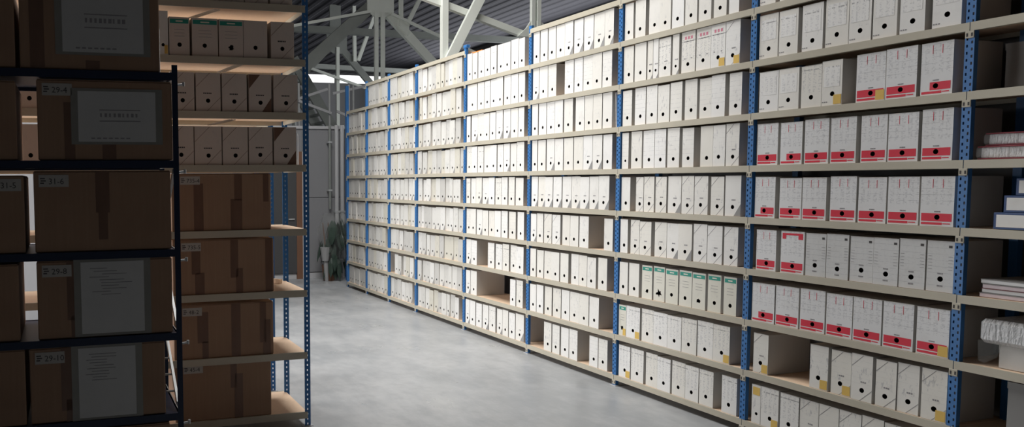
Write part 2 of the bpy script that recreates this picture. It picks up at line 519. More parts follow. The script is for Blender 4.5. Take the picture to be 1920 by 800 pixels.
truss('farthest dim steel truss beyond the end partition', [
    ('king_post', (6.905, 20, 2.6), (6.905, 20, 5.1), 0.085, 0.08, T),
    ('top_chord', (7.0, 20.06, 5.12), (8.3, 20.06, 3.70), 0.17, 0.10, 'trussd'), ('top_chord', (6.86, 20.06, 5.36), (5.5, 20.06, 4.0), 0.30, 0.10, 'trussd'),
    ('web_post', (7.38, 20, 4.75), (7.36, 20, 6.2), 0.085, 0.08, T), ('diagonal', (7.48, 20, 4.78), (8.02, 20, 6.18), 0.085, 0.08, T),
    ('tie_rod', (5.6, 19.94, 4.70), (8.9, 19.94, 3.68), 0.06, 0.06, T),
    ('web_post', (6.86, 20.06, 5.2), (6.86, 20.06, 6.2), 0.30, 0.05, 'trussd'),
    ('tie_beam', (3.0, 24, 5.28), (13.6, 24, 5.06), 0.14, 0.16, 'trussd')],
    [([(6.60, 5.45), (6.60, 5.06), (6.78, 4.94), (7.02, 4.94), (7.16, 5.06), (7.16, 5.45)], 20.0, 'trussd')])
# blue column and stacked stair pieces beyond the partition
e = empty('steel_column', (4.42, 12.35, 0))
tag(e, 'blue steel column behind the far end of the long rack', 'column')
MB().box(-0.022, 0.022, -0.03, 0.03, 0, 3.16).build('column_shaft', 'blue', e)
MB().box(0.023, 0.04, -0.02, 0.02, 2.6, 3.18).build('white_edge_strip', 'pipe', e)
e = empty('stair_flight', (4.7, 16, 0))
tag(e, 'dark steel stair flight beyond the end partition', 'stairs')
MB().bar((-0.15, 0, 4.14), (0.85, 0, 2.5), 0.22, 0.08, ref=(0, 1, 0)).build('stringer', 'trussd', e)
MB().bar((-0.15, 0.9, 4.14), (0.85, 0.9, 2.5), 0.22, 0.08, ref=(0, 1, 0)).build('stringer', 'trussd', e)
for i in range(8):
    MB().box(-0.02 + i * 0.1, 0.14 + i * 0.1, 0.04, 0.86, 3.86 - i * 0.165, 3.89 - i * 0.165).build('tread', 'trussd', e)
for i in (0, 1):
    MB().tube((-0.15 + 0.02, 0.9 * i, 4.14), (-0.13, 0.9 * i, 0.0), 0.04).build('leg', 'trussd', e)
    MB().tube((0.80, 0.9 * i, 2.55), (0.80, 0.9 * i, 0.0), 0.04).build('leg', 'trussd', e)
bars = [((4.2, 14.5, 3.16), (4.80, 14.5, 3.36)), ((4.2, 14.4, 3.12), (4.84, 14.4, 2.90)), ((4.9, 14.5, 3.28), (5.70, 14.5, 3.47)), ((4.95, 14.4, 2.94), (5.30, 14.4, 2.80))]
e = empty('pallet_frame', (0, 0, 0))
tag(e, 'pale metal frame with crossed bars beyond the end partition', 'metal frame')
for a, b in bars:
    MB().bar(a, b, 0.045, 0.05, ref=(0, 1, 0)).build('cross_bar', 'pipe', e)
for x in (4.22, 4.82, 5.3, 5.68):
    MB().bar((x, 14.45, 0), (x, 14.45, 3.45), 0.03, 0.03).build('upright', 'galv', e)

# ------------------------------------------------------------------ perforated posts
def perforated(mb, along, w, zt, pitch, cols, x0, y0, th=0.0025, hole=(0.0075, 0.013)):
    """steel strip with slots: in the plane x = x0 (along 'y') or y = y0 (along 'x')"""
    def bx(a0, a1, z0, z1):
        if along == 'y':
            mb.box(x0, x0 + th, y0 + a0, y0 + a1, z0, z1)
        else:
            mb.box(x0 + a0, x0 + a1, y0, y0 + th, z0, z1)
    hw = hole[0]
    cs = [w * (i + 0.5) / cols for i in range(cols)]
    ed = [0.0]
    for c in cs:
        ed += [c - hw / 2, c + hw / 2]
    ed.append(w)
    for i in range(0, len(ed), 2):
        bx(ed[i], ed[i + 1], 0, zt)
    n = int(zt / pitch)
    for c in range(cols):
        a0, a1 = ed[2 * c + 1], ed[2 * c + 2]
        for i in range(n + 1):
            z0 = i * pitch - (pitch - hole[1]) / 2 + (pitch / 2 if c % 2 else 0)
            bx(a0, a1, max(0, z0), min(zt, z0 + pitch - hole[1]))

def make_post(name, zt, w, depth, cols, mat, parent, pitch=0.033, front='x'):
    """T-shaped upright; front='x': perforated face looks to -x; 'y': looks to -y. Origin on the floor at the middle of the face"""
    mb = MB()
    if front == 'x':
        perforated(mb, 'y', w, zt, pitch, cols, 0, -w / 2)
        mb.box(0.0025, depth, -w / 2, -w / 2 + 0.0025, 0, zt)
        mb.box(0.0025, depth, w / 2 - 0.0025, w / 2, 0, zt)
    else:
        perforated(mb, 'x', w, zt, pitch, cols, -w / 2, 0)
        perforated(mb, 'y', depth, zt, pitch, 1, w / 2 - 0.0025, 0.0025)
    return mb.build(name, mat, parent)

# ------------------------------------------------------------------ the long rack on the right
rack = empty('shelving_rack', (RF, P[0], 0))
tag(rack, 'long beige and blue steel shelving rack filled with white archive boxes', 'shelving')
OY = P[0]
DEP = 0.40
post_src = make_post('post', zk(9) + 0.03, 0.043, 0.026, 2, 'blue', rack)
back_src = MB().box(DEP - 0.036, DEP, -0.02, 0.02, 0, zk(9) + 0.02).build('post', 'blue', rack)
low_src = None
clip_mb = MB().cbox(-0.004, 0.001, -0.020, 0.020, -0.034, 0.0, 0.0015)
clip_mb.box(-0.005, -0.004, -0.014, -0.007, -0.026, -0.010, 1).box(-0.005, -0.004, 0.007, 0.014, -0.026, -0.010, 1)
clip_src = None
allp = [PNEAR] + P
for i, yp in enumerate(allp):
    if i == 0:
        po = post_src
        po.location = (0, yp - OY, 0)
        back_src.location = (0, yp - OY, 0)
    elif i == len(allp) - 1:
        po = make_post('post', zk(8) + 0.03, 0.043, 0.026, 2, 'blue', rack)
        po.location = (0, yp - OY, 0)
        MB().box(DEP - 0.036, DEP, -0.02, 0.02, 0, zk(8) + 0.02).build('post', 'blue', rack, (0, yp - OY, 0))
    else:
        po = share(post_src, 'post', rack, (0, yp - OY, 0))
        share(back_src, 'post', rack, (0, yp - OY, 0))
    MB().box(-0.012, 0.05, -0.035, 0.035, 0, 0.004).build('foot_plate', 'pipe', po)
    if i == 5:
        MB().cbox(-0.006, 0.045, -0.034, 0.034, zk(9) + 0.026, zk(9) + 0.06, 0.006).build('post_cap', 'blue', po)
    for k in range(0, 10 if i < len(allp) - 1 else 9):
        if clip_src is None:
            clip_src = clip_mb.build('beam_clip', ['beige', 'inkd'], po, (0, 0, zk(k) - 0.04))
        else:
            share(clip_src, 'beam_clip', po, (0, 0, zk(k) - 0.04))
BAYS = [('Z', PNEAR, P[0]), ('A', P[0], P[1]), ('B', P[1], P[2]), ('C', P[2], P[3]), ('D', P[3], P[4]), ('E', P[4], P[5]), ('F', P[5], P[6]), ('G', P[6], P[7]), ('H', P[7], P[8])]
srcs = {}
for b, ya, yb in BAYS:
    for k in range(0, 10):
        if (b == 'H' and k == 9) or (b == 'D' and k == 9):
            continue
        wd = round(yb - ya, 3)
        loc = (0, ya - OY, zk(k))
        if wd not in srcs:
            bd = MB().box(0.006, DEP - 0.004, 0.004, wd - 0.004, -0.018, -0.001).build('shelf', 'board', rack, loc)
            fb = MB().box(-0.003, 0.005, 0.002, wd - 0.002, -0.040, 0.0).box(0.005, 0.028, 0.002, wd - 0.002, -0.040, -0.036).build('front_beam', 'beige', bd)
            bb = MB().box(DEP - 0.003, DEP + 0.003, 0.004, wd - 0.004, -0.040, 0.0).build('back_beam', 'beige', bd)
            srcs[wd] = (bd, fb, bb)
        else:
            bd = share(srcs[wd][0], 'shelf', rack, loc)
            share(srcs[wd][1], 'front_beam', bd)
            share(srcs[wd][2], 'back_beam', bd)

# ------------------------------------------------------------------ archive boxes
ROWS = {
    ('A', 0): [(3.913, 3.979), (3.781, 3.911), (3.642, 3.769), (3.516, 3.640), (3.389, 3.510), (3.257, 3.385), (3.132, 3.252), (3.011, 3.128)],
    ('A', 1): [(3.872, 3.981), (3.466, 3.581), (3.327, 3.446), (3.202, 3.321), (3.074, 3.184), (2.961, 3.071), (2.823, 2.945)],
    ('A', 2): [(3.834, 3.998), (3.670, 3.829), (3.498, 3.657), (3.331, 3.487), (3.166, 3.324), (2.999, 3.157), (2.827, 2.984)],
    ('A', 3): [(3.836, 3.980), (3.644, 3.803), (3.504, 3.632), (3.367, 3.500), (3.229, 3.359), (3.091, 3.225), (2.957, 3.089), (2.814, 2.950)],
    ('A', 4): [(3.857, 4.004), (3.679, 3.828), (3.517, 3.670), (3.337, 3.491), (3.171, 3.325), (3.003, 3.162), (2.832, 2.991)],
    ('A', 5): [(3.852, 4.002), (3.684, 3.832), (3.517, 3.670), (3.351, 3.502), (3.181, 3.323), (3.018, 3.172), (2.856, 3.003)],
    ('A', 6): [(3.860, 3.996), (3.717, 3.854), (3.571, 3.701), (3.444, 3.571), (3.205, 3.365), (3.038, 3.197), (2.870, 3.022)],
    ('A', 7): [(3.875, 4.008), (3.735, 3.864), (3.576, 3.709), (3.421, 3.560), (3.292, 3.421), (3.156, 3.284), (3.011, 3.136), (2.843, 2.978)],
    ('A', 8): [(3.899, 4.039), (3.727, 3.869), (3.563, 3.703), (3.417, 3.552), (3.260, 3.396), (3.101, 3.247), (2.941, 3.088)],
    ('B', 0): [(5.123, 5.254), (4.974, 5.111), (4.827, 4.948), (4.691, 4.821), (4.551, 4.675), (4.425, 4.548), (4.295, 4.418), (4.100, 4.223)],
    ('B', 1): [(5.177, 5.296), (5.022, 5.175), (4.879, 5.004), (4.735, 4.874), (4.596, 4.730), (4.454, 4.591), (4.313, 4.450), (4.171, 4.309)],
    ('B', 2): [(5.167, 5.278), (5.041, 5.152), (4.905, 5.012), (4.775, 4.887), (4.638, 4.758), (4.511, 4.628), (4.386, 4.503), (4.255, 4.367), (4.126, 4.229)],
    ('B', 3): [(5.177, 5.284), (5.047, 5.145), (4.921, 5.043), (4.767, 4.886), (4.652, 4.763), (4.519, 4.647), (4.384, 4.503), (4.255, 4.381), (4.129, 4.241)],
    ('B', 4): [(5.163, 5.290), (5.017, 5.097), (4.905, 5.013), (4.774, 4.883), (4.636, 4.761), (4.511, 4.623), (4.388, 4.508), (4.253, 4.362), (4.117, 4.243)],
    ('B', 5): [(5.188, 5.301), (5.042, 5.158), (4.911, 5.026), (4.789, 4.901), (4.660, 4.774), (4.527, 4.632), (4.359, 4.466), (4.253, 4.358), (4.141, 4.247)],
    ('B', 6): [(5.160, 5.275), (5.016, 5.130), (4.890, 5.000), (4.769, 4.883), (4.643, 4.755), (4.511, 4.622), (4.385, 4.487), (4.265, 4.379), (4.132, 4.231)],
    ('B', 7): [(5.153, 5.276), (5.016, 5.139), (4.945, 5.000), (4.888, 4.943), (4.764, 4.881), (4.685, 4.747), (4.540, 4.664), (4.402, 4.528), (4.274, 4.394), (4.155, 4.270)],
    ('B', 8): [(5.167, 5.286), (5.032, 5.142), (4.886, 4.997), (4.773, 4.884), (4.647, 4.758), (4.524, 4.633), (4.402, 4.510), (4.273, 4.379), (4.177, 4.258)],
    ('C', 0): [(6.163, 6.279), (6.040, 6.148), (5.906, 6.017), (5.781, 5.895), (5.510, 5.620), (5.395, 5.507)],
    ('C', 1): [(6.411, 6.514), (6.296, 6.403), (6.171, 6.279), (6.034, 6.150), (5.905, 6.018), (5.772, 5.899), (5.638, 5.763), (5.506, 5.628)],
    ('C', 2): [(6.419, 6.521), (6.304, 6.410), (6.182, 6.292), (6.058, 6.174), (5.926, 6.042), (5.783, 5.888), (5.672, 5.781), (5.552, 5.664), (5.412, 5.522)],
    ('C', 3): [(6.421, 6.533), (6.315, 6.417), (6.179, 6.294), (6.052, 6.171), (5.915, 6.023), (5.793, 5.907), (5.656, 5.778), (5.351, 5.457)],
    ('C', 4): [(6.409, 6.512), (6.290, 6.400), (6.170, 6.287), (6.038, 6.161), (5.904, 6.031), (5.782, 5.901), (5.660, 5.779), (5.540, 5.657), (5.406, 5.537)],
    ('C', 5): [(6.428, 6.538), (6.292, 6.411), (6.156, 6.271), (6.027, 6.150), (5.883, 6.012), (5.747, 5.872), (5.624, 5.744), (5.502, 5.620), (5.380, 5.489)],
    ('C', 6): [(6.418, 6.531), (6.291, 6.409), (6.164, 6.280), (6.035, 6.153), (5.901, 6.023), (5.745, 5.861), (5.633, 5.738), (5.514, 5.626), (5.394, 5.507)],
    ('C', 7): [(6.414, 6.519), (6.277, 6.407), (6.146, 6.267), (5.897, 6.022), (5.773, 5.887), (5.644, 5.765), (5.521, 5.636), (5.399, 5.512)],
    ('C', 8): [(6.407, 6.505), (6.281, 6.391), (6.160, 6.269), (6.027, 6.147), (5.905, 6.021), (5.770, 5.893), (5.639, 5.762), (5.503, 5.634), (5.391, 5.500)],
    ('D', 0): [(7.672, 7.768), (7.546, 7.663), (7.410, 7.532), (7.277, 7.396), (7.137, 7.264), (7.004, 7.107), (6.892, 6.996), (6.767, 6.876), (6.617, 6.760)],
    ('D', 1): [(7.667, 7.773), (7.528, 7.658), (6.762, 6.859), (6.638, 6.751)],
    ('D', 2): [(7.658, 7.767), (7.523, 7.644), (7.173, 7.301), (7.016, 7.140), (6.889, 7.008), (6.757, 6.865), (6.630, 6.750)],
    ('D', 3): [(7.667, 7.771), (7.547, 7.658), (7.420, 7.537), (7.293, 7.411), (7.174, 7.285), (7.046, 7.162), (6.922, 7.038), (6.771, 6.891), (6.629, 6.741)],
    ('D', 4): [(7.672, 7.776), (7.560, 7.662), (7.430, 7.551), (7.299, 7.421), (7.172, 7.290), (7.044, 7.159), (6.928, 7.036), (6.801, 6.909), (6.651, 6.785)],
    ('D', 5): [(7.656, 7.763), (7.528, 7.644), (7.400, 7.520), (7.269, 7.393), (7.138, 7.261), (7.018, 7.127), (6.898, 7.011), (6.778, 6.885), (6.643, 6.768)],
    ('D', 6): [(7.680, 7.783), (7.533, 7.660), (7.405, 7.525), (7.285, 7.398), (7.161, 7.274), (7.030, 7.154), (6.891, 7.017), (6.756, 6.878), (6.644, 6.746)],
    ('D', 7): [(7.549, 7.756), (7.399, 7.530), (7.279, 7.388), (7.149, 7.272), (7.030, 7.142), (6.890, 7.009), (6.762, 6.881), (6.644, 6.756)],
    ('D', 8): [(7.658, 7.760), (7.542, 7.642), (7.404, 7.527), (7.278, 7.386), (7.155, 7.267), (7.029, 7.138), (6.897, 7.019), (6.759, 6.887), (6.651, 6.750)],
}
HT = {('A', 8): .262, ('A', 7): .266, ('A', 6): .256, ('A', 5): .252, ('A', 4): .246, ('A', 3): .249, ('A', 2): .242, ('A', 1): .252, ('A', 0): .246,
      ('B', 8): .276, ('B', 7): .278, ('B', 6): .270, ('B', 5): .272, ('B', 4): .259, ('B', 3): .254, ('B', 2): .252, ('B', 1): .244, ('B', 0): .246,
      ('C', 8): .280, ('C', 7): .283, ('C', 6): .283, ('C', 5): .275, ('C', 4): .267, ('C', 3): .258, ('C', 2): .256, ('C', 1): .255, ('C', 0): .255,
      ('D', 8): .274, ('D', 7): .276, ('D', 6): .276, ('D', 5): .272, ('D', 4): .266, ('D', 3): .260, ('D', 2): .258, ('D', 1): .255, ('D', 0): .255}
# one word per box, left to right; y = yellow sticker, n = white patch on the red band
DES = {
    ('A', 8): 'paper paper plain paper paper plain paper', ('A', 7): 'paper paper paper paper paper paper paper paper',
    ('A', 6): 'paper paper col paper-y red-y red red-n', ('A', 5): 'red red-n red red red red red',
    ('A', 4): 'red-n red red red red red red', ('A', 3): 'red cap grid grid grid grid grid grid',
    ('A', 2): 'red-n red red red red red red-y', ('A', 1): 'diag-y scrib-y diag-y diag diag diag diag-y',
    ('A', 0): 'scrib-t col-y col diag diag diag diag diag',
    ('B', 8): 'plain plain plain plain plain plain plain plain big', ('B', 7): 'plain plain flap flap head flap pink pink pink-y diag-y',
    ('B', 6): 'lines lines scrib scrib lines scrib lines lines lines', ('B', 5): 'lines scrib lines lines lines lines plain scrib diag',
    ('B', 4): 'plain diag diag diag flap diag diag diag flap', ('B', 3): 'plain diag diag diag flap flap diag diag diag',
    ('B', 2): 'plain plain teal teal-s teal teal teal teal teal', ('B', 1): 'teal-y col-y col col col col col col-y',
    ('B', 0): 'col-y col col col col col col col',
    ('C', 8): 'plain plain plain plain flap flap flap flap flap', ('C', 7): 'flap plain lines lines lines lines plain lines',
    ('C', 6): 'plain plain lines plain plain plain plain scrib plain', ('C', 5): 'plain plain flap plain plain plain flap flap plain',
    ('C', 4): 'flap flap flap flap flap flap flap flap flap', ('C', 3): 'flap scrib diag diag plain plain scrib plain',
    ('C', 2): 'plain plain scrib plain plain scrib scrib scrib plain', ('C', 1): 'plain plain scrib scrib plain scrib scrib plain',
    ('C', 0): 'scrib lines scrib lines lines lines',
}
MAT = dict(plain='p_plain', paper='p_plain', col='p_col', lines='p_lines', scrib='p_scrib', diag='p_scrib', flap='p_plain', head='p_col', pink='p_col', red='p_red', cap='p_red', grid='p_grid', teal='p_teal', big='p_plain')
DESC = dict(plain='plain white archive box', paper='white archive box with pasted sheet', col='white archive box with written columns', lines='white archive box with ruled lines', scrib='white archive box with faint handwriting', diag='white archive box with diagonal corner line', flap='white archive box with grey corner flap', head='white archive box with dark heading', pink='white archive box with pink heading', red='white archive box with red band', cap='archive box with two red bands', grid='grey printed archive box', teal='ivory archive box with teal band', big='white archive box with large hole')
BAYN = dict(A='nearest full bay', B='second full bay', C='third full bay', D='fourth full bay')

def archive_box(loc, w, h, dep, design, rz=0.0, name='archive_box', facing='x'):
    """carton standing with its spine to the aisle: body, finger hole and whatever is printed or stuck on it"""
    kind, _, mod = design.partition('-')
    e = empty(name, loc, rz)
    bf = name == 'buff_archive_box'
    hy, hz = rnd.uniform(-0.004, 0.004), 0.062 + rnd.uniform(-0.004, 0.004)
    r0 = 0.0135 if w > 0.08 else 0.010
    if kind == 'big':
        r0, hz = 0.021, 0.11
    if kind in ('red', 'cap'):
        hz, r0 = 0.045, 0.013
    rad = [r0] * 16
    if mod == 's':
        rad = [(0.034 if i % 3 == 0 else 0.016) * rnd.uniform(0.8, 1.15) for i in range(16)]
    elif kind == 'teal' and rnd.random() < 0.6:
        rad = [r0 * rnd.uniform(0.75, 1.5) for i in range(16)]
    y0, y1 = -w / 2, w / 2
    mb = MB()
    mb.holed(0, y0, y1, 0, h, hy, hz, rad, 0)
    dz = rnd.uniform(-0.003, 0.002)
    bl = rnd.uniform(0.0, 0.004)
    vs = [(0, y0, 0), (0, y1, 0), (0, y1, h), (0, y0, h), (dep, y0 + .001, 0), (dep, y1 - .001, 0), (dep, y1 - .001, h + dz), (dep, y0 + .001, h + dz),
          (dep * .5, y0 - bl * .3, h * .5), (dep * .5, y1 + bl * .3, h * .5)]
    fs = [(4, 7, 6, 5), (0, 4, 5, 1), (3, 2, 6, 7), (0, 3, 8), (3, 7, 8), (7, 4, 8), (4, 0, 8), (1, 9, 2), (2, 9, 6), (6, 9, 5), (5, 9, 1)]
    mb.add(vs, fs, 1)
    fm = MAT[kind] if name != 'buff_archive_box' or kind in ('teal',) else 'p_kraft'
    if name == 'buff_archive_box':
        fm = 'p_kraft'
    mb.build('carton', [fm, 'card' if name != 'buff_archive_box' else 'p_kraft'], e)
    MB().cup(0, hy, hz, rad, 0.035).build('finger_hole', 'dark', e)
    lid = MB().box(-0.0012, dep * 0.98, y0 - 0.0008, y1 + 0.0008, h, h + 0.0022)
    lid.build('lid_flap', 'card' if name != 'buff_archive_box' else 'p_kraft', e)
    X = -0.0002
    L_, R_ = y1, y0               # seen from the aisle, +y is the left side
    if kind in ('red', 'cap'):
        m = MB()
        b0, b1 = 0.025, 0.064
        bl_, br_ = L_ - 0.006, R_ + 0.008
        if mod == 'n':
            bl_ = L_ - w * 0.30
        m.holed(X - 0.0004, br_, bl_, b0, b1, hy, hz, [min(r, 0.013) for r in rad])
        m.plate(X, R_ + w * 0.33, L_ - 0.006, 0.008, 0.0195)
        m.build('red_band', 'red', e)
        MB().plate(X, R_ + 0.014, R_ + w * 0.31, 0.012, 0.017).build('small_print', 'red', e)
        if kind == 'red':
            for q in (0.36, 0.66):
                MB().plate(X, L_ - w * q - 0.0012, L_ - w * q + 0.0012, h - 0.055, h - 0.012).build('red_mark', 'red', e)
        else:
            m = MB().plate(X, R_ + 0.010, L_ - 0.010, h - 0.022, h - 0.010).plate(X, R_ + 0.010, R_ + 0.04, h - 0.045, h - 0.022).plate(X, L_ - 0.035, L_ - 0.010, h - 0.045, h - 0.022)
            m.build('red_cap_band', 'red', e)
        m = MB()
        for q in range(5):
            m.plate(X, hy - 0.014 + q * 0.006, hy - 0.010 + q * 0.006, 0.070, 0.076)
        m.build('printed_code', 'ink', e)
    elif kind == 'grid':
        m = MB()
        m.plate(X, R_ + 0.010, R_ + 0.026, h - 0.030, h - 0.018)
        m.build('stamped_mark', 'inkd', e)
        m = MB()
        for q in range(5):
            m.plate(X, R_ + 0.006, R_ + 0.026, h - 0.075 - q * 0.016, h - 0.0735 - q * 0.016)
            m.plate(X, L_ - 0.024, L_ - 0.006, h - 0.075 - q * 0.016, h - 0.0735 - q * 0.016)
        for q in range(4):
            m.plate(X, hy - 0.012 + q * 0.007, hy - 0.007 + q * 0.007, hz + 0.024, hz + 0.031)
            m.plate(X, hy - 0.012 + q * 0.007, hy - 0.007 + q * 0.007, hz - 0.038, hz - 0.030)
        m.build('printed_rule', 'ink', e)
    elif kind == 'teal':
        m = MB().plate(X, R_ + 0.006, L_ - 0.006, h - 0.036, h - 0.010)
        s = m.build('teal_band', 'teal', e)
        MB().plate(X - 0.0007, R_ + w * 0.33, L_ - w * 0.33, h - 0.027, h - 0.019).build('printed_name', 'p_teal', s)
        m = MB()
        for q in range(3):
            m.plate(X, R_ + w * 0.25, L_ - w * 0.25, h - 0.075 - q * 0.02, h - 0.073 - q * 0.02)
        m.build('printed_rule', 'ink', e)
    elif kind == 'paper':
        z1 = h - 0.03 if w > 0.12 else h - 0.012
        MB().plate(X, R_ + 0.014, L_ - 0.012, h * 0.42, z1).build('pasted_sheet', 'p_sheet', e)
        m = MB()
        for q in range(3):
            m.plate(X, L_ - 0.012 - q * 0.012, L_ - 0.004 - q * 0.012, 0.018, 0.024)
        m.build('pencilled_code', 'ink', e)
    elif kind == 'pink':
        m = MB()
        for q in range(3):
            m.plate(X, R_ + w * (0.2 + q * 0.22), R_ + w * (0.33 + q * 0.22), h - 0.050, h - 0.030)
        m.build('pink_mark', 'pinkink', e)
        MB().plate(X, R_ + w * 0.12, L_ - w * 0.12, h - 0.066, h - 0.063).build('heading_rule', 'inkd', e)
        MB().plate(X, R_ + w * 0.2, R_ + w * 0.3, hz + 0.035, hz + 0.042).plate(X, L_ - w * 0.3, L_ - w * 0.2, hz + 0.035, hz + 0.042).build('printed_code', 'ink', e)
    elif kind in ('diag', 'flap', 'head'):
        if kind == 'flap':
            MB().poly([(R_ + 0.001, 0.002), (R_ + 0.001, w * 0.62), (R_ + w * 0.42, 0.002)], X).build('corner_flap', 'flap' if not bf else 'tape', e)
            if bf:
                MB().poly([(L_ - 0.001, h - 0.002), (L_ - 0.001, h - w * 0.62), (L_ - w * 0.5, h - 0.002)], X).build('corner_flap', 'tape', e)
        elif kind == 'diag':
            m = MB()
            a, b_ = (R_ + 0.001, w * 0.55), (R_ + w * 0.55, 0.001)
            m.poly([a, (a[0], a[1] + 0.003), (b_[0] + 0.003, b_[1]), b_], X)
            m.build('corner_fold', 'ink' if not bf else 'tape', e)
            m = MB()
            a, b_ = (L_ - 0.001, h - w * 0.55), (L_ - w * 0.55, h - 0.001)
            m.poly([a, (a[0], a[1] - 0.003), (b_[0] - 0.003, b_[1]), b_], X)
            m.build('corner_fold', 'ink' if not bf else 'tape', e)
        m = MB()
        for q in range(5 if bf else 3):
            m.plate(X, hy - 0.022 + q * 0.011, hy - 0.014 + q * 0.011, hz + 0.042, hz + 0.050)
        m.build('pencilled_code', 'ink' if not bf else 'inkd', e)
    if mod == 'y':
        MB().plate(X - 0.0006, R_ + 0.003, R_ + min(0.05, w * 0.42), 0.006, 0.058).build('yellow_sticker', 'yellow', e)
    if mod == 't':
        MB().plate(X - 0.0006, R_ + 0.006, L_ - 0.008, h - 0.062, h - 0.012).build('yellow_sticker', 'yellow', e)
    return e
M['pinkink'] = simple('pink_ink', (0.65, 0.22, 0.30), 0.7)

for (b, k), l in ROWS.items():
    ya, yb = [(q[1], q[2]) for q in BAYS if q[0] == b][0]
    h = HT[b, k]
    ds = DES.get((b, k))
    ds = ds.split() if ds else [rnd.choice(['plain', 'plain', 'lines', 'scrib', 'col', 'flap']) for _ in l]
    last = yb - 0.031
    for i, (q0, q1) in enumerate(l):
        q1 = min(q1, last)
        q0 = max(q0, ya + 0.031)
        last = q0 - 0.004
        w = q1 - q0
        if w < 0.03:
            continue
        hh = min(0.2785, h + rnd.uniform(-0.006, 0.004)) + (-0.012 if (b, k) == ('A', 6) and i < 4 else 0)
        e = archive_box((RF + 0.008 + rnd.uniform(0, 0.007), (q0 + q1) / 2, zk(k) + 0.0005), w, hh, 0.33, ds[i], rnd.uniform(-0.004, 0.004))
        kind, _, mod = ds[i].partition('-')
        dsc = DESC[kind]
        if mod == 'y' or mod == 't':
            dsc = {'red': 'red-banded archive box', 'teal': 'teal-banded archive box', 'pink': 'pink-headed archive box'}.get(kind, 'white archive box') + ' with yellow sticker'
        if mod == 's':
            dsc = 'teal-banded archive box, star-shaped torn hole'
        if mod == 'n':
            dsc = 'red-banded archive box, white patch'
        if (b, k, i) == ('A', 6, 4):
            dsc = 'red-banded archive box with yellow sticker'
        tag(e, '%s, %s from left, %s shelf up, %s' % (dsc, ORD[i], ORD[k], BAYN[b]), 'archive box', 'archive boxes on the long rack')

# the countless far boxes of the four farthest bays, one object
mb = MB()
hole8 = [(math.cos(i * math.pi / 4), math.sin(i * math.pi / 4)) for i in range(8)]
for b, ya, yb in BAYS[5:]:
    for k in range(0, 9 if b != 'H' else 8):
        y = yb - 0.034
        h = 0.252 + 0.003 * k
        if (b, k) == ('F', 1):
            y -= 0.14
        if (b, k) == ('E', 7):
            y -= 0.05
        while True:
            w = rnd.choice((0.108, 0.112, 0.115, 0.118)) if rnd.random() < 0.88 else rnd.uniform(0.06, 0.09)
            if y - w < ya + 0.034:
                break
            hh = h + rnd.uniform(-0.012, 0.006)
            x = RF + 0.010 + rnd.uniform(0, 0.02)
            mb.box(x, x + 0.33, y - w, y, zk(k), zk(k) + hh, rnd.choice((0, 0, 1, 1, 2, 3, 4)))
            cy, cz = y - w / 2, zk(k) + 0.062
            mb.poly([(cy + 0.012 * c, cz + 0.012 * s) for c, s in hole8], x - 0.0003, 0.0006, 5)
            if rnd.random() < 0.45:
                mb.poly([(y - w + 0.001, zk(k) + 0.002), (y - w + 0.001, zk(k) + 0.065), (y - w * 0.6, zk(k) + 0.002)], x - 0.0002, 0.0006, 6)
            y -= w + (0.002 if rnd.random() < 0.8 else rnd.uniform(0.008, 0.03))
for i in range(5):
    M['far%d' % i] = printed('far_card_%d' % i, scrib=0.4, base=[(0.70, 0.69, 0.67), (0.60, 0.59, 0.575), (0.60, 0.57, 0.49), (0.78, 0.77, 0.76), (0.50, 0.49, 0.48)][i], cream=(0.6, 0.58, 0.52), zlo=-10, zhi=10)
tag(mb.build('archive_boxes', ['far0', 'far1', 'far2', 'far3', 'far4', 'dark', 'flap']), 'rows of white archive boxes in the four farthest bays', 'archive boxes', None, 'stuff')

# loose leaning folder and orange strap
e = tag(MB().box(0, 0.30, 0, 0.006, 0, 0.272).build('folder_sheet', 'paper', None, (RF + 0.02, 5.345, zk(6) + 0.001)), 'thin pale folder leaning beside a blue post, third full bay', 'folder')
e.rotation_euler = (-0.04, 0, 0)
tag(MB().bar((RF + 0.05, 7.70, zk(8) + 0.283), (RF + 0.06, 7.50, zk(8) + 0.286), 0.04, 0.012).build('orange_strap', 'orange'), 'orange strap lying on top of the boxes beside a blue post', 'strap')

# ------------------------------------------------------------------ near right bay: wrapped albums, binders, papers, cartons
def at_bay(k):
    return zk(k) + 0.001
def album(loc, L, D, H, label, rz):
    e = empty('wrapped_album', loc, rz)
    tag(e, label, 'album', 'albums wrapped in plastic')
    MB().cbox(0, D, -L, 0, 0, 0.006, 0.002).build('cover', 'albumred', e)
    MB().cbox(0.008, D - 0.008, -L + 0.006, -0.012, 0.006, H - 0.006, 0.003).build('page_block', 'crinkle', e)
    MB().cbox(0, D, -L, 0, H - 0.006, H, 0.002).build('cover', 'albumred', e)
    MB().cbox(-0.004, D, -L, 0.010, 0.004, H - 0.002, 0.010).build('plastic_wrap', 'wrap', e)
    return e
album((RF + 0.025, 2.752, at_bay(5)), 0.42, 0.30, 0.062, 'lower red album wrapped in shiny plastic, shelf right of the last post', 0.0)
album((RF + 0.04, 2.730, at_bay(5) + 0.063), 0.40, 0.28, 0.060, 'upper red album wrapped in shiny plastic, shelf right of the last post', 0.03)
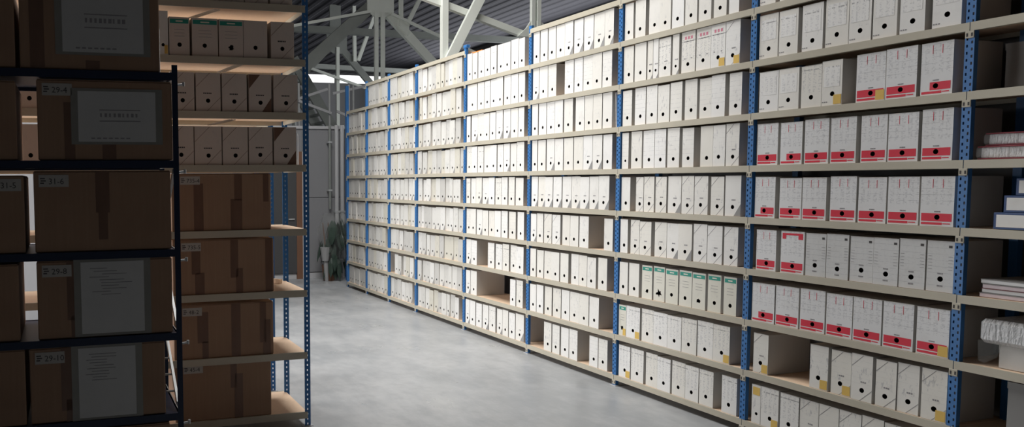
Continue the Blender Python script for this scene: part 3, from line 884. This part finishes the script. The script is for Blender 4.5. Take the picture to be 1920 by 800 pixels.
for i, (dx, y, dz) in enumerate(((0.02, 2.665, 0), (0.03, 2.632, 0.079), (0.04, 2.592, 0.158))):
    e = empty('ring_binder', (RF + dx, y, at_bay(4) + dz), 0.02 * i)
    tag(e, 'blue ring binder lying flat, %s of the stack of three' % ('bottom', 'middle', 'top')[i], 'binder', 'stack of blue binders')
    MB().cbox(0.002, 0.30, -0.33, 0, 0, 0.005, 0.002).cbox(0.002, 0.30, -0.33, 0, 0.072, 0.077, 0.002).cbox(0, 0.004, -0.33, 0, 0, 0.077, 0.0015).build('cover', 'binder', e)
    MB().cbox(0.01, 0.29, -0.32, -0.004, 0.006, 0.071, 0.002).build('paper_block', 'paper', e)
    MB().plate(-0.0002, -0.32, -0.012, 0.010, 0.067).build('spine_label', 'p_sheet', e)
for i in range(4):
    e = empty('paper_stack', (RF + 0.03 + 0.006 * (i % 2), 2.715 - 0.006 * (i % 3), at_bay(3) + i * 0.0215), 0.01 * (i % 3 - 1))
    tag(e, 'flat %s bundle of papers, %s from the bottom of its pile' % (('pinkish', 'white')[i % 2], ORD[i]), 'papers', 'pile of paper bundles')
    MB().cbox(0, 0.26, -0.36, 0, 0, 0.018, 0.002).build('sheets', ('pinkpaper', 'paper')[i % 2], e)
    MB().box(-0.001, 0.262, -0.362, 0.001, 0.018, 0.0205).build('cover_sheet', ('greycard', 'albumred', 'greycard', 'greycard')[i], e)
e = empty('white_carton', (RF + 0.04, 2.625, at_bay(2)), 0)
tag(e, 'low pale carton under a shiny plastic wrapped parcel', 'carton')
MB().cbox(0, 0.28, -0.34, 0, 0, 0.105, 0.002).build('body', 'card', e)
MB().box(-0.001, 0.281, -0.342, 0.001, 0.085, 0.107).build('lid', 'card', e)
e = empty('wrapped_parcel', (RF + 0.02, 2.705, at_bay(2) + 0.108), 0.0)
tag(e, 'parcel wrapped in shiny silver plastic on a pale carton', 'parcel')
mb = MB().cbox(0, 0.32, -0.46, 0, 0.0, 0.115, 0.018)
mb.build('wrapping', 'crinkle', e)
MB().add([(0.0, 0.0, 0.01), (0.0, -0.10, 0.008), (0.005, -0.08, -0.06), (0.005, -0.03, -0.095), (0.008, 0.0, -0.09), (0.004, 0.002, 0.01), (0.004, -0.10, 0.008), (0.009, -0.08, -0.06), (0.009, -0.03, -0.095), (0.012, 0.0, -0.09)], [(0, 1, 2, 3, 4), (9, 8, 7, 6, 5), (0, 5, 6, 1), (1, 6, 7, 2), (2, 7, 8, 3), (3, 8, 9, 4), (4, 9, 5, 0)]).build('hanging_film', 'film', e)
def grey_carton(loc, L, D, H, label):
    e = empty('grey_carton', loc)
    tag(e, label, 'carton', 'grey cartons in the near bay')
    MB().cbox(0, D, -L, 0, 0, H, 0.003).build('body', 'greycard', e)
    MB().box(-0.0015, D, -L - 0.0015, 0.0015, H - 0.03, H + 0.0015).build('lid', 'greycard', e)
    MB().cup(-0.002, -L * 0.5, H * 0.6, [0.014] * 12, 0.01).build('finger_hole', 'dark', e)
grey_carton((RF + 0.03, 2.575, at_bay(1)), 0.40, 0.32, 0.27, 'large grey carton on the low shelf right of the last post')
grey_carton((RF + 0.17, 2.745, at_bay(6)), 0.22, 0.18, 0.22, 'dark grey carton on the high shelf right of the last post')
grey_carton((RF + 0.10, 2.50, at_bay(7)), 0.12, 0.20, 0.24, 'narrow grey carton on the topmost visible shelf at right edge')
# partition cards standing behind the near bay
# ------------------------------------------------------------------ beige rack at the end of the left row
LY = 5.02
LZ = [0.0535, 0.4567, 0.870, 1.275, 1.692, 2.028, 2.368, 2.711, 3.05]      # undersides of the front beams
BH = 0.045
def left_rack(y0, depth, xs, label, levels, tiles=True):
    r = empty('shelving_rack', (xs[-1], y0, 0))
    tag(r, label, 'shelving')
    zt = 3.45
    src = None
    for x in xs:
        for yy in (0, depth):
            if src is None:
                src = make_post('post', zt, 0.040, 0.034, 1, 'blue', r, 0.033, 'y')
                po = src
                po.location = (x - xs[-1], yy, 0)
            else:
                po = share(src, 'post', r, (x - xs[-1], yy, 0))
                if yy:
                    po.location = (x - xs[-1], yy - 0.036, 0)
            MB().box(-0.035, 0.035, -0.012, 0.05, 0, 0.005).build('foot_plate', 'pipe', po)
    bsrc = {}
    for a, b in zip(xs[:-1], xs[1:]):
        for z in levels:
            wd = round(b - a, 3)
            loc = (a - xs[-1], 0, z)
            if wd not in bsrc:
                bd = MB().box(0.004, wd - 0.004, 0.008, depth - 0.008, BH - 0.017, BH - 0.001).build('shelf', 'board', r, loc)
                f = MB().box(0.0, wd, -0.004, 0.006, 0, BH).build('front_beam', 'beige', bd)
                g = MB().box(0.0, wd, depth - 0.006, depth + 0.004, 0, BH).build('back_beam', 'beige', bd)
                h = MB().box(wd - 0.012, wd - 0.004, 0.02, depth - 0.02, 0.0, BH - 0.018).build('side_beam', 'beige', bd)
                bsrc[wd] = (bd, f, g, h)
            else:
                bd = share(bsrc[wd][0], 'shelf', r, loc)
                for s, nm in zip(bsrc[wd][1:], ('front_beam', 'back_beam', 'side_beam')):
                    share(s, nm, bd)
    return r
lrack = left_rack(LY, 0.56, [-0.98, 0.27, 1.512], 'beige and blue shelving rack holding brown cartons and buff boxes', LZ)
left_rack(5.95, 0.52, [0.27, 1.512], 'empty shelving rack with sunlit blue post behind the cartons', [0.25, 2.05, 3.05])
# pale cable ties hanging under three shelves
for x0, z0, dx, dz in ((0.78, 2.668, 0.15, 0.045), (0.97, 2.334, 0.11, 0.045), (0.90, 1.992, 0.12, 0.034)):
    for q in range(3):
        MB().bar((x0 - 1.512 + q * 0.022, 0.17, z0 + 0.006 + q * 0.002), (x0 - 1.512 + dx + q * 0.018, 0.05, z0 + dz), 0.009, 0.006).build('cable_tie', 'tie', lrack)

def buff(x0, x1, z, h, design, label, y=LY + 0.012):
    e = archive_box(((x0 + x1) / 2, y, z + 0.0005), x1 - x0, h, 0.34, design, math.pi / 2, 'buff_archive_box')
    tag(e, label, 'archive box', 'buff archive boxes on the left rack')
    return e
SH = {8: 'shelf under the topmost board', 7: 'middle row of boxes', 6: 'row above the brown cartons'}
LL = {8: (LZ[6] + BH, .232, [(.640, .766, 'teal'), (.782, .944, 'teal'), (.951, 1.106, 'teal'), (1.109, 1.263, 'plain'), (1.288, 1.441, 'diag')]),
      7: (LZ[5] + BH, .238, [(.640, .790, 'diag'), (.800, .956, 'diag'), (.966, 1.125, 'diag'), (1.139, 1.287, 'flap'), (1.302, 1.462, 'diag')]),
      6: (LZ[4] + BH, .240, [(.625, .781, 'diag'), (.787, .958, 'diag'), (.965, 1.128, 'diag'), (1.135, 1.291, 'diag'), (1.301, 1.450, 'flap')])}
ROWN = {8: 'upper row', 7: 'middle row', 6: 'row above the cartons'}
for k, (z, h, l) in LL.items():
    for i, (a, b, dsg) in enumerate(l):
        n = len(l) - i
        buff(a, b, z, h, dsg, 'buff archive box%s, left rack, %s, %s' % (' with teal band' if dsg == 'teal' else '', 'beside the blue post' if n == 1 else ORD[n - 1] + ' from the blue post', ROWN[k]))
z9 = LZ[7] + BH
for i, (a, b) in enumerate(((.80, .955), (.96, 1.115), (1.12, 1.27), (1.285, 1.43))):
    buff(a, b, z9, .238, 'diag', 'buff archive box at the top edge, %s from the blue post' % ORD[3 - i])
e = archive_box((.604, LY + 0.0, LZ[6] + BH + 0.0005), 0.056, 0.262, 0.34, 'plain-y', math.pi / 2, 'archive_box')
tag(e, 'narrow white archive box with yellow sticker beside teal-banded boxes', 'archive box', 'archive boxes on the left rack')
# boxes seen through the gap between the dark cartons
for k, z in ((7, LZ[5] + BH), (6, LZ[4] + BH)):
    for i, a in enumerate((-0.60, -0.435, -0.27)):
        buff(a, a + 0.157, z, .24, ('diag', 'diag', 'plain')[i], 'buff archive box seen through the dark rack gap, %s row, %s from left' % ('upper' if k == 7 else 'lower', ORD[i]))
# white roll standing between the last box and the post, in daylight
e = empty('paper_roll', (1.484, LY + 0.17, LZ[4] + BH))
tag(e, 'bright white roll standing between a buff box and the blue post', 'paper roll')
MB().tube((0, 0, 0.0005), (0, 0, 0.20), 0.028, 0.027, 16).build('roll', 'paper', e)
MB().tube((0, 0, 0.2005), (0, 0, 0.212), 0.024, 0.022, 16).build('roll_cap', 'paper', e)

# ------------------------------------------------------------------ brown cartons
def carton(loc, w, h, dep, label, tapes=(), code=None, sheet=None, code_at=(0.03, 0.03), small=True):
    """origin: front left bottom corner; x to the right, y into the shelf"""
    e = empty('brown_carton', loc, rnd.uniform(-0.008, 0.008))
    tag(e, label, 'carton', 'brown cartons')
    s = 0.0025
    MB().cbox(0, w, 0, dep, 0, h, 0.004).build('body', 'cardboard', e)
    MB().box(0.004, w / 1.0 - 0.004, 0.002, dep / 2 - 0.002, h, h + 0.003).build('top_flap', 'cardboard', e)
    MB().box(0.004, w - 0.004, dep / 2 + 0.002, dep - 0.002, h, h + 0.003).build('top_flap', 'cardboard', e)
    for (x0, x1, z0, z1) in tapes:
        MB().box(x0, x1, -0.0008, 0.0005, z0, z1).build('tape', 'tape', e)
    if sheet:
        x0, x1, z0, z1, style = sheet
        p = MB().box(x0 - 0.03, x1 + 0.03, -0.0022, -0.001, z0 - 0.012, z1 + 0.012).build('plastic_pouch', 'pouch', e)
        MB().box(x0, x1, -0.0030, -0.0022, z0, z1).build('sheet', 'pouchpaper', p)
        mb = MB()
        ww = x1 - x0
        if style == 'wide':
            for zz in (0.62, 0.40):
                mb.box(x0 + ww * 0.27, x0 + ww * 0.80, -0.0036, -0.0030, z0 + (z1 - z0) * zz, z0 + (z1 - z0) * (zz + 0.018))
            for q in range(9):
                a = x0 + ww * (0.28 + 0.057 * q)
                mb.box(a, a + ww * rnd.uniform(0.02, 0.045), -0.0036, -0.0030, z0 + (z1 - z0) * 0.49, z0 + (z1 - z0) * 0.565)
            for q in range(7):
                a = x0 + ww * (0.16 + 0.075 * q)
                mb.box(a, a + ww * 0.05, -0.0036, -0.0030, z0 + (z1 - z0) * 0.055, z0 + (z1 - z0) * 0.08)
        else:
            for q in range(10):
                zz = z1 - 0.03 - q * 0.013
                a = x0 + ww * rnd.uniform(0.12, 0.35)
                mb.box(a, a + ww * rnd.uniform(0.25, 0.5), -0.0036, -0.0030, zz, zz + 0.003)
        mb.build('printed_text', 'ink', p)
    if code:
        x0, z1 = code_at
        z1 = h - z1
        lb = MB().box(x0, x0 + 0.125, -0.0022, -0.001, z1 - 0.052, z1).build('label', 'labelpaper', e)
        text(code, 0.036, 'lettering', 'inkd', lb, (x0 + 0.040, -0.0023, z1 - 0.040), (math.pi / 2, 0, 0))
        mb = MB()
        for q, (a, b, zz) in enumerate(((0.006, 0.026, 0.018), (0.008, 0.03, 0.028), (0.006, 0.022, 0.038))):
            mb.box(x0 + a, x0 + b, -0.0028, -0.0022, z1 - zz, z1 - zz + 0.005)
        mb.build('small_print', 'inkd', lb)
    return e
M['pouch'] = simple('grey_plastic_pouch', (0.27, 0.265, 0.24), 0.25, 0, 0.15, 12)
M['pouchpaper'] = simple('sheet_under_film', (0.58, 0.58, 0.57), 0.35, 0, 0.08, 10)
M['labelpaper'] = simple('grey_label_paper', (0.45, 0.43, 0.40), 0.7, 0, 0.1, 20)

CX, CW = 0.635, 0.645
for nm, z, x1, h, tp, cd in (
        ('under the buff boxes', LZ[3] + BH, 1.275, .360, [(0.14, 0.20, 0, .30), (0.40, 0.45, .19, .36), (0.375, 0.45, .0, .20), (0.59, 0.625, .18, .36)], '735-4'),
        ('second from the top', LZ[2] + BH, 1.290, .345, [(0.12, 0.175, .13, .29), (0.14, 0.20, 0, .14), (0.37, 0.42, .10, .345), (0.405, 0.45, 0, .16), (0.60, 0.645, 0, .345)], '735-5'),
        ('third from the top', LZ[1] + BH, 1.285, .345, [(0.15, 0.22, .10, .30), (0.18, 0.22, 0, .11), (0.37, 0.43, 0, .345), (0.56, 0.60, .08, .345), (0.58, 0.63, 0, .23)], '48-2'),
        ('lowest, next to the floor', LZ[0] + BH, 1.265, .378, [(0.36, 0.40, .20, .378), (0.385, 0.44, 0, .29)], '45-4')):
    w = x1 - CX
    carton((CX, LY + 0.012, z + 0.0005), w, h, 0.42, 'brown taped carton on the beige rack, ' + nm, tp, cd, None, (0.055, 0.015))
e = tag(MB().box(0, 0.30, 0, 0.006, 0, 0.03).build('wooden_batten', 'board', None, (1.30, LY + 0.30, LZ[2] + BH + 0.001)), 'pale loose batten lying on a beige shelf beside a carton', 'batten')
e.rotation_euler = (0, 0, -0.9)
e.scale = (0.6, 5, 1)
e.location = (1.31, LY + 0.50, LZ[2] + BH + 0.001)

# dark rack in the foreground
DY = 3.65
DZ = [0.185, 0.57, 0.944, 1.328, 1.730, 2.122]
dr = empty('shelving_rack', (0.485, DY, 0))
tag(dr, 'blue shelving rack painted dark as in shadow with brown cartons in front', 'shelving')
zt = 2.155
dsrc = MB().box(-0.013, 0.013, 0, 0.003, 0, zt).box(0.010, 0.013, 0.003, 0.03, 0, zt).build('post', 'blue_shaded', dr)
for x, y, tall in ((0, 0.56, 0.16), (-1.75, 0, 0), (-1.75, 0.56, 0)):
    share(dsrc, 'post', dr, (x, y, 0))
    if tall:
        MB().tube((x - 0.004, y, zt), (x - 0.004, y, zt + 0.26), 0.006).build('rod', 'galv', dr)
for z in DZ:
    bd = MB().box(-1.75, -0.004, 0.02, 0.56, -0.02, -0.004).build('shelf', 'blue_shaded_board' if 'blue_shaded_board' in M else 'blue_shaded', dr, (0, 0, z))
    MB().box(-1.75, -0.012, -0.006, 0.010, -0.036, -0.002).build('front_beam', 'blue_shaded', bd)
    MB().box(-1.75, -0.012, 0.565, 0.58, -0.036, -0.002).build('back_beam', 'blue_shaded', bd)
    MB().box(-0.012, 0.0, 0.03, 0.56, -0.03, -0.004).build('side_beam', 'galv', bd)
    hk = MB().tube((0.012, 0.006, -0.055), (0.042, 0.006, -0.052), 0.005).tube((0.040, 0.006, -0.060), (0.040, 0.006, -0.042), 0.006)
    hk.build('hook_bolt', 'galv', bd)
for z in (0.66, 0.72, 0.78):
    MB().bar((-0.05, 0.03 + (z - 0.6) * 1.5, z - 0.02), (0.0, 0.03 + (z - 0.6) * 1.5, z - 0.02), 0.012, 0.008).build('brace_rung', 'galv', dr)
MB().bar((-0.006, 0.04, 0.60), (-0.006, 0.54, 0.90), 0.012, 0.025).build('brace', 'galv', dr)
MB().bar((-0.006, 0.04, 0.98), (-0.006, 0.54, 1.28), 0.012, 0.025).build('brace', 'galv', dr)
MB().bar((-0.006, 0.54, 1.36), (-0.006, 0.04, 1.68), 0.012, 0.025).build('brace', 'galv', dr)
DC = [  # x0, x1, level, h, tapes, code, sheet, where
    (-0.170, 0.421, 5, .345, [(0.04, 0.10, 0, .345), (0.27, 0.33, 0, .04)], None, (0.175, 0.52, 0.075, 0.335, 'wide'), 'topmost, with a wide sheet in a pouch'),
    (-0.108, 0.470, 4, .345, [(0.11, 0.155, 0.0, .25), (0.27, 0.33, 0, .08)], '29-4', (0.170, 0.505, 0.080, 0.300, 'wide'), 'second from top, label and wide sheet'),
    (-0.132, 0.458, 3, .352, [(0.26, 0.32, 0.17, .352), (0.27, 0.31, 0.05, .17)], '31-6', None, 'third from top, without any sheet'),
    (-0.130, 0.457, 2, .342, [(0.125, 0.175, 0.08, .342), (0.14, 0.165, 0, .10)], '29-8', (0.185, 0.46, 0.015, 0.335, 'tall'), 'fourth from top, with tall sheet'),
    (-0.170, 0.418, 1, .333, [(0.13, 0.19, 0.05, .333), (0.15, 0.19, 0, .1)], '29-10', (0.205, 0.455, 0.010, 0.325, 'tall'), 'fifth from top, with tall sheet'),
    (-0.150, 0.435, 0, .335, [(0.27, 0.33, 0, .335)], None, None, 'lowest, at the bottom edge')]
for x0, x1, lv, h, tp, cd, sh, wh in DC:
    carton((x0, DY + 0.004, DZ[lv] + 0.0005), x1 - x0, h, 0.50, 'brown carton in the dark rack, ' + wh, tp, cd, sh, (0.022, 0.015))
for i, (x1, lv) in enumerate(((-0.190, 5), (-0.193, 4), (-0.172, 3), (-0.205, 2), (-0.190, 1), (-0.185, 0))):
    carton((x1 - 0.59, DY + 0.004, DZ[lv] + 0.0005), 0.59, 0.333, 0.50, 'brown carton cut by the left edge, %s row from top' % ORD[i], [(0.27, 0.33, 0, .333)], '31-5' if lv == 3 else None, None, (0.455, 0.012))

# ------------------------------------------------------------------ plant wrapped in plastic at the end of the aisle
e = empty('wrapped_plant', (4.12, 12.42, 0))
tag(e, 'dark green artificial plant wrapped in clear plastic, standing at the aisle end', 'plant')
MB().tube((0, 0, 0), (0, 0, 0.26), 0.09, 0.12, 14).build('pot', 'brown', e)
MB().tube((-0.10, -0.12, 0.34), (-0.10, -0.12, 0.56), 0.055, 0.085, 12).build('white_tub', 'pot', e)
MB().tube((-0.07, -0.10, 0.0), (-0.09, -0.11, 0.34), 0.03, 0.04, 10).build('tub_stand', 'pot', e)
for q in range(3):
    MB().tube((0.02 * q - 0.02, 0, 0.2), (0.10 * q - 0.10, 0.02 * q, 0.95), 0.012, 0.006, 6).build('stem', 'brown', e)
pr = random.Random(3)
for q in range(60):
    a = pr.uniform(0, 6.28)
    z = pr.uniform(0.35, 1.05)
    r = pr.uniform(0.04, 0.24)
    L = pr.uniform(0.24, 0.42)
    cx, cy = r * math.cos(a) + 0.09, r * math.sin(a) * 0.8
    wv = Vector((-math.sin(a), math.cos(a), 0)) * pr.uniform(0.035, 0.07)
    d = Vector((0.25 * math.cos(a), 0.25 * math.sin(a), -1)).normalized()
    c0 = Vector((cx, cy, z))
    nrm = Vector((math.cos(a), math.sin(a), 0.2)) * 0.012
    pts = [c0, c0 + d * L * .3 + wv, c0 + d * L * .3 + nrm, c0 + d * L * .3 - wv, c0 + d * L * .7 + wv * .8, c0 + d * L * .7 + nrm, c0 + d * L * .7 - wv * .8, c0 + d * L]
    MB().add(pts, [(0, 1, 2), (0, 2, 3), (1, 4, 5, 2), (2, 5, 6, 3), (4, 7, 5), (5, 7, 6)]).build('leaf', 'leaf', e)
vs, fs = [], []
NZ, NA = 9, 14
for i in range(NZ):
    z = 0.30 + i * 0.10
    for j in range(NA):
        a = 2 * math.pi * j / NA
        r = (0.20 + 0.07 * math.sin(math.pi * i / (NZ - 1))) * pr.uniform(0.86, 1.12)
        vs.append((0.09 + r * math.cos(a), r * math.sin(a) * 0.85, z + pr.uniform(-.02, .02)))
for i in range(NZ - 1):
    for j in range(NA):
        fs.append((i * NA + j, i * NA + (j + 1) % NA, (i + 1) * NA + (j + 1) % NA, (i + 1) * NA + j))
fs.append(tuple((NZ - 1) * NA + j for j in range(NA)))
MB().add(vs, fs).build('plastic_wrap', 'film', e)
